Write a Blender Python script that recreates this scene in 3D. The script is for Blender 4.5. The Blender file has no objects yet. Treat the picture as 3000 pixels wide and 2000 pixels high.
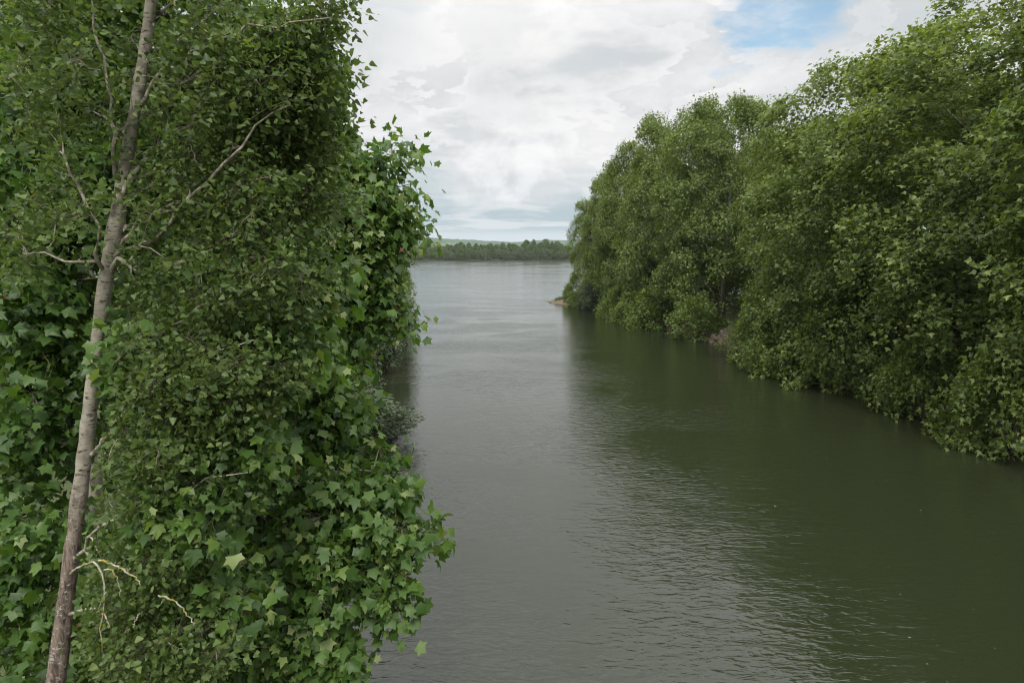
import bpy, math
import numpy as np
from mathutils import Matrix, Vector

# ------------------------------------------------------------------ camera, world, sun, exposure
S = bpy.context.scene
C = S.collection
R = math.radians
CAM_H, FPX, PITCH = 9.0, 1900.0, R(8.0)

cd = bpy.data.cameras.new('camera')
cam = bpy.data.objects.new('camera', cd); C.objects.link(cam)
cam.location = (0, 0, CAM_H); cam.rotation_euler = (R(90) - PITCH, 0, 0)
cd.sensor_width = 36.0; cd.lens = FPX / 3000 * 36; cd.clip_start = 0.1; cd.clip_end = 30000
S.camera = cam

SUN_EL, SUN_AZ = R(52), R(180)         # behind thin cloud, high behind the camera
W = bpy.data.worlds.new('World'); S.world = W; W.use_nodes = True
def build_world():
    nt = W.node_tree; N = nt.nodes; L = nt.links; N.clear()
    def nd(t, **k):
        n = N.new(t)
        for a, b in k.items(): setattr(n, a, b)
        return n
    def val(s, v):
        if isinstance(v, (int, float)): s.default_value = v
        elif isinstance(v, tuple): s.default_value = v
        else: L.new(v, s)
    def m(op, a, b=0.0, c=None, clamp=False):
        n = nd('ShaderNodeMath', operation=op, use_clamp=clamp)
        val(n.inputs[0], a); val(n.inputs[1], b)
        if c is not None: val(n.inputs[2], c)
        return n.outputs[0]
    def ss(x, a, b, lo=0.0, hi=1.0):
        n = nd('ShaderNodeMapRange', interpolation_type='SMOOTHSTEP')
        val(n.inputs['Value'], x); val(n.inputs['From Min'], a); val(n.inputs['From Max'], b)
        val(n.inputs['To Min'], lo); val(n.inputs['To Max'], hi)
        return n.outputs[0]
    def mix(f, a, b):
        n = nd('ShaderNodeMix', data_type='RGBA')
        val(n.inputs[0], f); val(n.inputs[6], a); val(n.inputs[7], b)
        return n.outputs[2]
    def noise(vec, scale, detail=6.0, rough=0.55, dist=0.0):
        n = nd('ShaderNodeTexNoise'); L.new(vec, n.inputs['Vector'])
        n.inputs['Scale'].default_value = scale; n.inputs['Detail'].default_value = detail
        n.inputs['Roughness'].default_value = rough; n.inputs['Distortion'].default_value = dist
        return n.outputs['Fac']
    def comb(x, y, z):
        n = nd('ShaderNodeCombineXYZ'); val(n.inputs[0], x); val(n.inputs[1], y); val(n.inputs[2], z); return n.outputs[0]
    tc = nd('ShaderNodeTexCoord'); sp = nd('ShaderNodeSeparateXYZ'); L.new(tc.outputs['Generated'], sp.inputs[0])
    x, y, z = sp.outputs
    zz = m('MAXIMUM', z, 0.0)
    den = m('ADD', zz, 0.16)
    p = comb(m('DIVIDE', x, den), m('DIVIDE', y, den), 0.0)           # a flat cloud deck seen from below
    hz = comb(m('MULTIPLY', x, 2.2), m('MULTIPLY', y, 2.2), m('MULTIPLY', z, 15.0))   # low banks seen edge-on
    n1 = noise(p, 0.9, 7, 0.5, 0.1)
    n2 = noise(p, 1.25, 10, 0.57, 0.15)
    n3 = noise(hz, 2.3, 9, 0.56, 0.3)
    lump = noise(tc.outputs['Generated'], 8.0, 10, 0.62, 0.15)
    billow = noise(tc.outputs['Generated'], 17.0, 7, 0.6, 0.3)
    def patch(d, r0, r1, wob, amt):                                   # round a direction, with a torn edge
        v = Vector(d).normalized()
        dp = nd('ShaderNodeVectorMath', operation='DISTANCE'); L.new(tc.outputs['Generated'], dp.inputs[0]); dp.inputs[1].default_value = v
        dd = m('ADD', dp.outputs['Value'], m('MULTIPLY', m('SUBTRACT', wob, 0.5), amt))
        return ss(dd, r0, r1, 1.0, 0.0)
    # deck: soft white cloud with grey-blue hollows and torn bright edges
    soft = ss(n1, 0.40, 0.56)
    deck = mix(soft, (0.66, 0.675, 0.69, 1), (0.85, 0.84, 0.835, 1))
    hollow = ss(n2, 0.51, 0.62)
    deck = mix(m('MULTIPLY', hollow, 0.60), deck, (0.56, 0.62, 0.645, 1))
    bright = m('MULTIPLY', ss(n2, 0.36, 0.50, 1.0, 0.0), ss(lump, 0.40, 0.58))
    deck = mix(m('MULTIPLY', bright, 0.8), deck, (0.98, 0.97, 0.965, 1))
    rim = m('MULTIPLY', ss(n2, 0.455, 0.47), ss(n2, 0.47, 0.57, 1.0, 0.0))          # a crisp edge that fades inward: one bank of cloud in front of the next
    deck = mix(m('MULTIPLY', rim, 0.6), deck, (0.96, 0.95, 0.945, 1))
    rim2 = m('MULTIPLY', ss(lump, 0.53, 0.54), ss(lump, 0.54, 0.63, 1.0, 0.0))
    deck = mix(m('MULTIPLY', rim2, 0.30), deck, (0.95, 0.945, 0.94, 1))
    puff = ss(lump, 0.46, 0.56)
    deck = mix(m('MULTIPLY', puff, 0.30), deck, (0.64, 0.65, 0.67, 1))
    # low down: slate-blue bases in flat layers, pale strip at the horizon, white heads
    low = ss(m('ADD', z, m('MULTIPLY', m('SUBTRACT', n3, 0.5), 0.10)), 0.05, 0.15, 1.0, 0.0)
    band = ss(n3, 0.41, 0.53)
    lowc = mix(band, (0.70, 0.74, 0.75, 1), (0.42, 0.525, 0.56, 1))
    lowc = mix(ss(z, 0.022, 0.034), (0.62, 0.68, 0.695, 1), lowc)
    col = mix(m('MULTIPLY', low, 0.94), deck, lowc)
    head = m('MULTIPLY', patch((-0.01, 1.0, 0.105), 0.03, 0.105, lump, 0.34), ss(z, 0.055, 0.075))
    heads = m('MULTIPLY', m('MULTIPLY', ss(lump, 0.51, 0.545), ss(z, 0.06, 0.09)), ss(z, 0.12, 0.2, 1.0, 0.0))
    shade = mix(ss(billow, 0.40, 0.60), (0.97, 0.965, 0.96, 1), (0.70, 0.71, 0.725, 1))
    col = mix(m('MULTIPLY', m('MAXIMUM', head, m('MULTIPLY', heads, 0.7)), 0.6), col, shade)
    slate = patch((-0.155, 1.0, 0.105), 0.02, 0.08, n2, 0.25)
    col = mix(m('MULTIPLY', slate, 0.6), col, (0.50, 0.585, 0.61, 1))
    slate2 = patch((-0.21, 0.95, 0.33), 0.02, 0.13, n2, 0.30)
    col = mix(m('MULTIPLY', slate2, 0.6), col, (0.62, 0.66, 0.68, 1))
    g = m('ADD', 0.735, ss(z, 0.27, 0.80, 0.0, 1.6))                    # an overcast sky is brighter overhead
    # clear blue between the clouds
    hole = patch(((2290-1500)/1900, 0.953, 0.36), 0.070, 0.105, n2, 0.45)
    hole2 = patch((-0.75, 0.5, 0.75), 0.05, 0.2, n2, 0.5)
    hole3 = patch((0.5, -0.6, 0.6), 0.05, 0.25, n2, 0.5)
    clear = m('MAXIMUM', hole, m('MAXIMUM', hole2, hole3))
    clear = m('MULTIPLY', clear, ss(noise(p, 5.0, 6, 0.6), 0.35, 0.6, 0.40, 0.78))
    sky = nd('ShaderNodeTexSky', sky_type='NISHITA', sun_disc=False, sun_elevation=SUN_EL, sun_rotation=SUN_AZ, air_density=1.0, dust_density=1.2, ozone_density=1.2)
    b1 = nd('ShaderNodeBackground'); tint = nd('ShaderNodeMix', data_type='RGBA', blend_type='MULTIPLY'); tint.inputs[0].default_value = 1.0; L.new(sky.outputs[0], tint.inputs[6]); tint.inputs[7].default_value = (0.84, 1.06, 1.0, 1); L.new(tint.outputs[2], b1.inputs[0]); b1.inputs[1].default_value = 0.12
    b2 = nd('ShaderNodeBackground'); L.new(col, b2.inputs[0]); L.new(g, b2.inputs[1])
    ms = nd('ShaderNodeMixShader'); L.new(clear, ms.inputs[0]); L.new(b2.outputs[0], ms.inputs[1]); L.new(b1.outputs[0], ms.inputs[2])
    o = nd('ShaderNodeOutputWorld'); L.new(ms.outputs[0], o.inputs[0])
build_world()

sd = bpy.data.lights.new('sun', 'SUN'); sd.energy = 2.2; sd.angle = R(12); sd.color = (1.0, 0.96, 0.9)
sun = bpy.data.objects.new('sun', sd); C.objects.link(sun)
sun.rotation_euler = (-(R(90) - SUN_EL), 0, -SUN_AZ)
sun.location = (0, -150, 200)

S.view_settings.view_transform = 'Standard'; S.view_settings.look = 'None'
S.view_settings.exposure = 0.5; S.view_settings.gamma = 1.0; S.view_settings.use_curve_mapping = False
S.render.engine = 'CYCLES'
cy = S.cycles
cy.max_bounces = 10; cy.diffuse_bounces = 6; cy.glossy_bounces = 3; cy.transmission_bounces = 4; cy.transparent_max_bounces = 4; cy.volume_bounces = 0
cy.use_denoising = True
try: cy.denoiser = 'OPENIMAGEDENOISE'
except Exception: pass
cy.sample_clamp_indirect = 4.0
cy.filter_width = 1.2

# ------------------------------------------------------------------ helpers
FWD = np.array([0, math.cos(PITCH), -math.sin(PITCH)]); UP = np.array([0, math.sin(PITCH), math.cos(PITCH)])
def ray(px, py):
    px = np.asarray(px, float); py = np.asarray(py, float)
    return FWD + ((px - 1500) / FPX)[..., None] * np.array([1., 0, 0]) + ((1000 - py) / FPX)[..., None] * UP
def P(px, py, Y):                     # the point at distance Y ahead that a photo pixel looks at
    d = ray(px, py); return np.array([0, 0, CAM_H]) + d * (np.asarray(Y, float) / d[..., 1])[..., None]
def G(px, py, z=0.0):
    d = ray(px, py); return np.array([0, 0, CAM_H]) + d * ((z - CAM_H) / d[..., 2])[..., None]
def project(p):
    v = p - np.array([0, 0, CAM_H]); dz = v @ FWD
    dz = np.where(dz > 0.05, dz, 0.05)
    return 1500 + v[:, 0] / dz * FPX, 1000 - (v @ UP) / dz * FPX, dz
def unit(v): return v / np.maximum(np.linalg.norm(v, axis=-1, keepdims=True), 1e-9)

def make_mesh(name, verts, faces, mat=None, tone=None, smooth=False):
    """faces: (n,3) or (n,4) array, or list of tuples"""
    me = bpy.data.meshes.new(name)
    verts = np.asarray(verts, np.float32)
    if isinstance(faces, np.ndarray):
        k = faces.shape[1]; n = len(faces)
        me.vertices.add(len(verts)); me.vertices.foreach_set('co', verts.ravel())
        me.loops.add(n * k); me.loops.foreach_set('vertex_index', faces.astype(np.int32).ravel())
        me.polygons.add(n); me.polygons.foreach_set('loop_start', np.arange(0, n * k, k, dtype=np.int32))
        try: me.polygons.foreach_set('loop_total', np.full(n, k, np.int32))
        except Exception: pass
        me.update(calc_edges=True)
    else:
        me.from_pydata([tuple(map(float, v)) for v in verts], [], faces); me.update()
    if tone is not None:
        a = me.attributes.new('tone', 'FLOAT', 'POINT'); a.data.foreach_set('value', np.asarray(tone, np.float32))
    if smooth: me.polygons.foreach_set('use_smooth', np.ones(len(me.polygons), bool))
    if mat: me.materials.append(mat)
    return me
def obj(name, me, parent=None, **props):
    o = bpy.data.objects.new(name, me); C.objects.link(o)
    if parent is not None: o.parent = parent
    for k, v in props.items(): o[k] = v
    return o
def thing(name, label, cat, loc=(0, 0, 0), group=None):
    o = bpy.data.objects.new(name, None); C.objects.link(o)
    o.location = loc; o['label'] = label; o['category'] = cat; o.empty_display_size = 0.2
    if group: o['group'] = group
    return o
def copy_thing(src, loc, rz, sc, label, group=None):
    r = src.copy(); C.objects.link(r); r.location = loc; r.rotation_euler = (0, 0, rz); r.scale = sc; r['label'] = label
    if group: r['group'] = group
    elif 'group' in r: del r['group']
    for ch in src.children:
        c = ch.copy(); C.objects.link(c); c.parent = r
        for g in ch.children:
            d = g.copy(); C.objects.link(d); d.parent = c
    return r

# ------------------------------------------------------------------ materials
class NT:
    def __init__(s, name):
        s.mat = bpy.data.materials.new(name); s.mat.use_nodes = True
        s.t = s.mat.node_tree; s.N = s.t.nodes; s.L = s.t.links
        s.b = s.N['Principled BSDF']; s.out = s.N['Material Output']
    def nd(s, t, **k):
        n = s.N.new(t)
        for a, b in k.items(): setattr(n, a, b)
        return n
    def put(s, sock, v):
        if hasattr(v, 'links') or isinstance(v, bpy.types.NodeSocket): s.L.new(v, sock)
        else: sock.default_value = v
    def m(s, op, a, b=0.0, clamp=False):
        n = s.nd('ShaderNodeMath', operation=op, use_clamp=clamp); s.put(n.inputs[0], a); s.put(n.inputs[1], b); return n.outputs[0]
    def ss(s, x, a, b, lo=0.0, hi=1.0):
        n = s.nd('ShaderNodeMapRange', interpolation_type='SMOOTHSTEP'); s.put(n.inputs['Value'], x)
        for k, v in (('From Min', a), ('From Max', b), ('To Min', lo), ('To Max', hi)): n.inputs[k].default_value = v
        return n.outputs[0]
    def mix(s, f, a, b):
        n = s.nd('ShaderNodeMix', data_type='RGBA'); s.put(n.inputs[0], f); s.put(n.inputs[6], a); s.put(n.inputs[7], b); return n.outputs[2]
    def ramp(s, f, stops):
        n = s.nd('ShaderNodeValToRGB'); s.put(n.inputs[0], f); e = n.color_ramp.elements
        while len(e) < len(stops): e.new(0.5)
        for i, (p, c) in enumerate(stops): e[i].position = p; e[i].color = (*c, 1)
        return n.outputs[0]
    def coord(s, kind='Object', scale=(1, 1, 1), rot=(0, 0, 0)):
        tc = s.nd('ShaderNodeTexCoord'); mp = s.nd('ShaderNodeMapping'); s.L.new(tc.outputs[kind], mp.inputs[0])
        mp.inputs['Scale'].default_value = scale; mp.inputs['Rotation'].default_value = rot; return mp.outputs[0]
    def noise(s, vec, scale, detail=4.0, rough=0.5, dist=0.0):
        n = s.nd('ShaderNodeTexNoise'); s.L.new(vec, n.inputs['Vector'])
        n.inputs['Scale'].default_value = scale; n.inputs['Detail'].default_value = detail
        n.inputs['Roughness'].default_value = rough; n.inputs['Distortion'].default_value = dist
        return n.outputs['Fac']
    def bump(s, h, strength, dist, normal=None):
        n = s.nd('ShaderNodeBump'); n.inputs['Strength'].default_value = strength; n.inputs['Distance'].default_value = dist
        s.L.new(h, n.inputs['Height'])
        if normal is not None: s.L.new(normal, n.inputs['Normal'])
        return n.outputs[0]

def leaf_material(name, stops, rough=0.42, spec=0.5, trans=0.32):
    k = NT(name)
    a = k.nd('ShaderNodeAttribute', attribute_name='tone')
    col = k.ramp(a.outputs['Fac'], stops)
    k.L.new(col, k.b.inputs['Base Color']); k.b.inputs['Roughness'].default_value = rough
    k.b.inputs['Specular IOR Level'].default_value = spec
    tr = k.nd('ShaderNodeBsdfTranslucent')
    h = k.nd('ShaderNodeHueSaturation'); h.inputs['Hue'].default_value = 0.485; h.inputs['Saturation'].default_value = 1.15; h.inputs['Value'].default_value = 1.35
    k.L.new(col, h.inputs['Color']); k.L.new(h.outputs[0], tr.inputs[0])
    mx = k.nd('ShaderNodeMixShader'); mx.inputs[0].default_value = trans
    k.L.new(k.b.outputs[0], mx.inputs[1]); k.L.new(tr.outputs[0], mx.inputs[2]); k.L.new(mx.outputs[0], k.out.inputs[0])
    return k.mat
PLANE_STOPS = [(0.0, (0.030, 0.066, 0.016)), (0.35, (0.055, 0.115, 0.022)), (0.7, (0.092, 0.168, 0.032)), (0.9, (0.15, 0.22, 0.05)), (0.975, (0.32, 0.36, 0.16)), (0.985, (0.16, 0.08, 0.04)), (1.0, (0.13, 0.06, 0.03))]
M_PLANE = leaf_material('plane_leaf', PLANE_STOPS, 0.48, 0.42, 0.45)
M_PLANEFAR = leaf_material('bank_plane_leaf', [(0.0, (0.050, 0.080, 0.016)), (0.4, (0.098, 0.150, 0.030)), (0.75, (0.152, 0.208, 0.046)), (1.0, (0.235, 0.29, 0.085))], 0.5, 0.4, 0.44)
M_POPLAR = leaf_material('poplar_leaf', [(0.0, (0.040, 0.076, 0.020)), (0.4, (0.082, 0.130, 0.032)), (0.8, (0.122, 0.178, 0.050)), (1.0, (0.17, 0.22, 0.06))], 0.48, 0.4, 0.46)
M_WILLOW = leaf_material('willow_leaf', [(0.0, (0.030, 0.050, 0.020)), (0.5, (0.058, 0.086, 0.034)), (1.0, (0.11, 0.14, 0.065))], 0.5, 0.4, 0.25)
M_FAR = leaf_material('far_leaf', [(0.0, (0.045, 0.075, 0.022)), (0.5, (0.090, 0.130, 0.040)), (1.0, (0.16, 0.20, 0.075))], 0.7, 0.2, 0.25)
M_FARW = leaf_material('far_willow_leaf', [(0.0, (0.055, 0.080, 0.035)), (0.5, (0.100, 0.130, 0.060)), (1.0, (0.18, 0.205, 0.11))], 0.7, 0.2, 0.25)
M_GRASS = leaf_material('grass_blade', [(0.0, (0.05, 0.09, 0.02)), (1.0, (0.14, 0.18, 0.05))], 0.6, 0.3, 0.3)

def bark_material(name, lo, hi, sc=(7, 7, 1.6), lichen=None):
    k = NT(name); v = k.coord('Object', sc)
    n = k.noise(v, 1.0, 7, 0.62, 0.4); n2 = k.noise(k.coord('Object'), 2.3, 4, 0.6)
    col = k.mix(k.ss(n, 0.38, 0.62), (*lo, 1), (*hi, 1))
    col = k.mix(k.ss(n2, 0.45, 0.7, 0, 0.45), col, (hi[0]*0.7, hi[1]*0.78, hi[2]*0.6, 1))
    if lichen is not None:
        n3 = k.noise(k.coord('Object'), 9.0, 5, 0.65)
        col = k.mix(k.ss(n3, 0.50, 0.58), col, (*lichen, 1))
    k.L.new(col, k.b.inputs['Base Color']); k.b.inputs['Roughness'].default_value = 0.9; k.b.inputs['Specular IOR Level'].default_value = 0.2
    k.L.new(k.bump(n, 0.6, 0.02), k.b.inputs['Normal'])
    return k.mat
M_BARK = bark_material('plane_bark', (0.09, 0.08, 0.06), (0.27, 0.26, 0.20))
M_TWIG = bark_material('twig_bark', (0.10, 0.085, 0.06), (0.22, 0.20, 0.14), (20, 20, 20))
M_LIMB = bark_material('poplar_limb_bark', (0.15, 0.13, 0.10), (0.34, 0.31, 0.25), (14, 14, 14))
M_LICHEN = bark_material('lichen_bark', (0.20, 0.18, 0.14), (0.40, 0.38, 0.31), (25, 25, 25), (0.26, 0.215, 0.05))

def poplar_bark():
    k = NT('poplar_bark')
    tc = k.nd('ShaderNodeTexCoord'); sp = k.nd('ShaderNodeSeparateXYZ'); k.L.new(tc.outputs['Object'], sp.inputs[0])
    z = sp.outputs[2]
    n = k.noise(k.coord('Object', (9, 9, 38)), 1.0, 6, 0.65, 0.4)        # short cross marks on the smooth upper bark
    n2 = k.noise(k.coord('Object'), 5.0, 5, 0.6)
    sm = k.mix(k.ss(n2, 0.35, 0.65), (0.185, 0.168, 0.132, 1), (0.30, 0.275, 0.222, 1))
    sm = k.mix(k.ss(n, 0.565, 0.63), sm, (0.06, 0.05, 0.04, 1))
    f = k.noise(k.coord('Object', (16, 16, 4.2)), 1.0, 7, 0.65, 0.6)      # ridged old bark low down
    pl = k.noise(k.coord('Object', (14, 14, 22)), 1.0, 4, 0.6, 0.5)
    ro = k.mix(k.ss(f, 0.36, 0.60), (0.060, 0.045, 0.036, 1), (0.215, 0.168, 0.135, 1))
    ro = k.mix(k.ss(pl, 0.56, 0.66), ro, (0.36, 0.35, 0.31, 1))
    wob = k.m('ADD', z, k.m('MULTIPLY', n2, 1.6))
    g = k.ss(wob, 5.6, 7.0)
    col = k.mix(g, ro, sm)
    k.L.new(col, k.b.inputs['Base Color']); k.b.inputs['Roughness'].default_value = 0.88; k.b.inputs['Specular IOR Level'].default_value = 0.2
    hgt = k.nd('ShaderNodeMix', data_type='FLOAT'); k.L.new(g, hgt.inputs[0]); k.L.new(f, hgt.inputs[2]); k.L.new(k.m('MULTIPLY', n, -0.35), hgt.inputs[3])
    k.L.new(k.bump(hgt.outputs[0], 0.9, 0.035), k.b.inputs['Normal'])
    return k.mat
M_POPBARK = poplar_bark()

def water_material():
    k = NT('river_water')
    geo = k.nd('ShaderNodeNewGeometry')
    def mp(scale, rot=0.0):
        n = k.nd('ShaderNodeMapping'); k.L.new(geo.outputs['Position'], n.inputs[0])
        n.inputs['Scale'].default_value = scale; n.inputs['Rotation'].default_value = (0, 0, rot); return n.outputs[0]
    big = k.noise(mp((0.9, 1.7, 1), 0.10), 1.0, 2.0, 0.45, 0.5)
    mid = k.noise(mp((1.9, 4.2, 1), -0.12), 1.0, 2.0, 0.5, 0.7)
    fine = k.noise(mp((6.0, 13.0, 1), 0.2), 1.0, 2.0, 0.5, 0.4)
    ridge = k.m('SUBTRACT', 1.0, k.m('ABSOLUTE', k.m('SUBTRACT', k.m('MULTIPLY', k.noise(mp((1.3, 3.4, 1), 0.16), 1.0, 2.0, 0.5, 0.9), 2.0), 1.0)))   # sharper crests
    gust = k.noise(mp((0.035, 0.060, 1), 0.5), 1.0, 3.0, 0.55, 0.6)     # breeze patches
    calm = k.noise(mp((0.10, 0.16, 1), 1.1), 1.0, 3.0, 0.5, 0.8)
    gf = k.ss(gust, 0.44, 0.60, 0.25, 1.7)
    cf = k.ss(calm, 0.40, 0.60, 0.55, 1.35)
    h = k.m('ADD', k.m('MULTIPLY', big, 0.015), k.m('MULTIPLY', k.m('MULTIPLY', mid, 0.016), cf))
    h = k.m('ADD', h, k.m('MULTIPLY', k.m('MULTIPLY', k.m('POWER', ridge, 3.0), 0.0065), cf))
    h = k.m('ADD', h, k.m('MULTIPLY', k.m('MULTIPLY', fine, 0.0058), gf))
    sx = k.nd('ShaderNodeSeparateXYZ'); k.L.new(geo.outputs['Position'], sx.inputs[0])
    open_ = k.ss(k.m('ADD', sx.outputs[1], k.m('MULTIPLY', k.m('SUBTRACT', calm, 0.5), 60.0)), 55.0, 150.0)   # the open river takes the breeze: fine chop beyond the sheltered channel
    h = k.m('MULTIPLY', h, k.m('SUBTRACT', 1.0, k.m('MULTIPLY', open_, 0.55)))
    k.L.new(k.bump(h, 1.0, 1.0), k.b.inputs['Normal'])
    chop = k.m('ADD', 0.035, k.m('MULTIPLY', open_, k.ss(gust, 0.35, 0.65, 0.07, 0.15)))
    k.L.new(chop, k.b.inputs['Roughness'])
    silt = k.noise(mp((0.05, 0.02, 1)), 1.0, 3, 0.5)
    k.L.new(k.mix(silt, (0.0140, 0.0182, 0.0082, 1), (0.0182, 0.0224, 0.0102, 1)), k.b.inputs['Base Color'])
    k.b.inputs['IOR'].default_value = 1.42; k.b.inputs['Specular IOR Level'].default_value = 0.5
    return k.mat
M_WATER = water_material()

def ground_material():
    k = NT('bank_soil')
    geo = k.nd('ShaderNodeNewGeometry')
    def n(sc, d=5, r=0.6):
        t = k.nd('ShaderNodeTexNoise'); k.L.new(geo.outputs['Position'], t.inputs['Vector']); t.inputs['Scale'].default_value = sc
        t.inputs['Detail'].default_value = d; t.inputs['Roughness'].default_value = r; return t.outputs['Fac']
    a, b, c = n(0.4), n(3.0), n(14.0)
    soil = k.mix(k.ss(b, 0.3, 0.7), (0.075, 0.055, 0.036, 1), (0.17, 0.122, 0.08, 1))
    soil = k.mix(k.ss(c, 0.45, 0.7, 0, 0.6), soil, (0.09, 0.065, 0.045, 1))
    sp = k.nd('ShaderNodeSeparateXYZ'); k.L.new(geo.outputs['Position'], sp.inputs[0])
    zf = k.ss(k.m('ADD', sp.outputs[2], k.m('MULTIPLY', k.m('SUBTRACT', a, 0.5), 1.6)), 0.8, 1.4)
    col = k.mix(zf, soil, k.mix(b, (0.05, 0.07, 0.025, 1), (0.10, 0.12, 0.045, 1)))
    k.L.new(col, k.b.inputs['Base Color']); k.b.inputs['Roughness'].default_value = 0.95
    k.L.new(k.bump(b, 0.5, 0.15), k.b.inputs['Normal'])
    return k.mat
M_GROUND = ground_material()

def hill_material():
    k = NT('hill_cover')
    geo = k.nd('ShaderNodeNewGeometry')
    def n(sc, d=4):
        t = k.nd('ShaderNodeTexNoise'); k.L.new(geo.outputs['Position'], t.inputs['Vector']); t.inputs['Scale'].default_value = sc
        t.inputs['Detail'].default_value = d; return t.outputs['Fac']
    a = k.nd('ShaderNodeAttribute', attribute_name='tone')
    f = n(0.05, 5)
    wood = k.mix(k.ss(f, 0.35, 0.65), (0.030, 0.055, 0.026, 1), (0.060, 0.092, 0.040, 1))
    field = k.mix(k.ss(n(0.004, 2), 0.45, 0.55), (0.085, 0.135, 0.07, 1), (0.12, 0.16, 0.08, 1))
    k.L.new(k.mix(a.outputs['Fac'], field, wood), k.b.inputs['Base Color']); k.b.inputs['Roughness'].default_value = 1.0
    k.b.inputs['Specular IOR Level'].default_value = 0.0
    return k.mat
M_HILL = hill_material()

def plain(name, col, rough=0.9, var=0.3, sc=6.0, bump=0.4):
    k = NT(name); n = k.noise(k.coord('Object'), sc, 5, 0.6)
    k.L.new(k.mix(n, tuple(c*(1-var) for c in col) + (1,), tuple(c*(1+var) for c in col) + (1,)), k.b.inputs['Base Color'])
    k.b.inputs['Roughness'].default_value = rough; k.b.inputs['Specular IOR Level'].default_value = 0.3
    k.L.new(k.bump(n, bump, 0.03), k.b.inputs['Normal']); return k.mat
M_STONE = plain('bank_stone', (0.15, 0.125, 0.095))
M_BALL = plain('seed_ball', (0.07, 0.05, 0.03), 0.95, 0.4, 60)
M_FOAM = plain('foam', (0.32, 0.32, 0.28), 0.6, 0.1)

# ------------------------------------------------------------------ terrain and water
YR = np.array([-60, 0, 20, 30, 45, 58, 66, 75, 90, 100, 106, 112, 118]); XR = np.array([26, 25, 24, 23, 22, 21, 19.6, 17, 15.0, 12, 9.6, 6.6, 7.5])
YL = np.array([-60, 0, 8, 13, 25, 50, 80, 105, 118]); XL = np.array([-5.4, -5.2, -5.4, -7.0, -9.0, -10.5, -13.5, -16.0, -18.0])
def shore(x, y):
    """signed distance-like: >0 on land"""
    xr = np.interp(y, YR, XR); xl = np.interp(y, YL, XL)
    r = np.minimum(x - xr, 115.5 + 0.06 * (x - 6.0) - y)
    l = np.minimum(xl - x, 113.0 - 0.05 * (-16 - x) - y)
    f = y - (598 - 0.06 * x + 4 * np.sin(x * 0.05) + 2 * np.sin(x * 0.17 + 1))
    return np.maximum(np.maximum(r, l), f)
def wob(x, y):
    return 0.35 * np.sin(x * 1.3 + 0.7 * y) + 0.25 * np.sin(1.9 * y - 0.6 * x) + 0.2 * np.sin(3.1 * x + 2.3 * y + 1)
def ground_z(x, y):
    x = np.asarray(x, float); y = np.asarray(y, float)
    d = shore(x, y) + 0.35 * wob(x, y)
    far = y > 400
    slope = np.where(far, 0.6, np.where((y > 98) & (x > 0), 0.26, 0.55))
    h = np.where(d < 0, np.maximum(-3.0, d * 0.5), 2.4 * (1 - np.exp(-np.maximum(d, 0) * slope / 2.4 * 1.3)))
    h = np.where(far & (d > 0), h * 0.25, h)
    h = h + np.where(d > 0.3, 0.06 * wob(2 * x, 2 * y) + 0.004 * np.clip(d, 0, 200) * (~far), 0)
    return h
def axis(lo, hi, step, out, n):
    mid = np.arange(lo, hi + step / 2, step); g = np.geomspace(step, out, n)
    return mid, np.cumsum(g) / np.sum(g) * out
def build_ground():
    mx, gx = axis(-45, 45, 0.8, 6500, 40)
    xs = np.concatenate([(-45 - gx)[::-1], mx, 45 + gx])
    my, gy = axis(-25, 122, 0.8, 440, 22)
    far = np.concatenate([np.arange(565, 640, 2.5), 640 + np.cumsum(np.geomspace(5, 1500, 26))])
    ys = np.concatenate([np.array([-900, -400, -180, -90, -50]), my, (122 + gy)[(122 + gy) < 563], far])
    X, Y = np.meshgrid(xs, ys); Z = ground_z(X, Y)
    nx, ny = len(xs), len(ys)
    i = np.arange(ny - 1)[:, None] * nx + np.arange(nx - 1)[None]
    f = np.stack([i, i + 1, i + nx + 1, i + nx], -1).reshape(-1, 4)
    obj('ground', make_mesh('ground', np.stack([X, Y, Z], -1).reshape(-1, 3), f, M_GROUND, smooth=True), kind='structure', label='brown earth river banks with sloping muddy edges')
    v = np.array([[-7000, -900, 0], [7000, -900, 0], [7000, 1500, 0], [-7000, 1500, 0]], float)
    obj('river', make_mesh('river', v, np.array([[0, 1, 2, 3]]), M_WATER), kind='structure', label='rippled grey-green river water reflecting clouds and trees')
build_ground()
def gz(x, y): return float(ground_z(np.array(x), np.array(y)))

def vnoise(x, y, seed=0):
    """smooth value noise, vectorised"""
    xi = np.floor(x).astype(int); yi = np.floor(y).astype(int); fx = x - xi; fy = y - yi
    def h(a, b):
        n = (a * 374761393 + b * 668265263 + seed * 974711) & 0x7fffffff
        n = ((n ^ (n >> 13)) * 1274126177) & 0x7fffffff
        return ((n ^ (n >> 16)) & 0xffff) / 65535.0
    u = fx * fx * (3 - 2 * fx); v = fy * fy * (3 - 2 * fy)
    return (h(xi, yi) * (1 - u) + h(xi + 1, yi) * u) * (1 - v) + (h(xi, yi + 1) * (1 - u) + h(xi + 1, yi + 1) * u) * v

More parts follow.
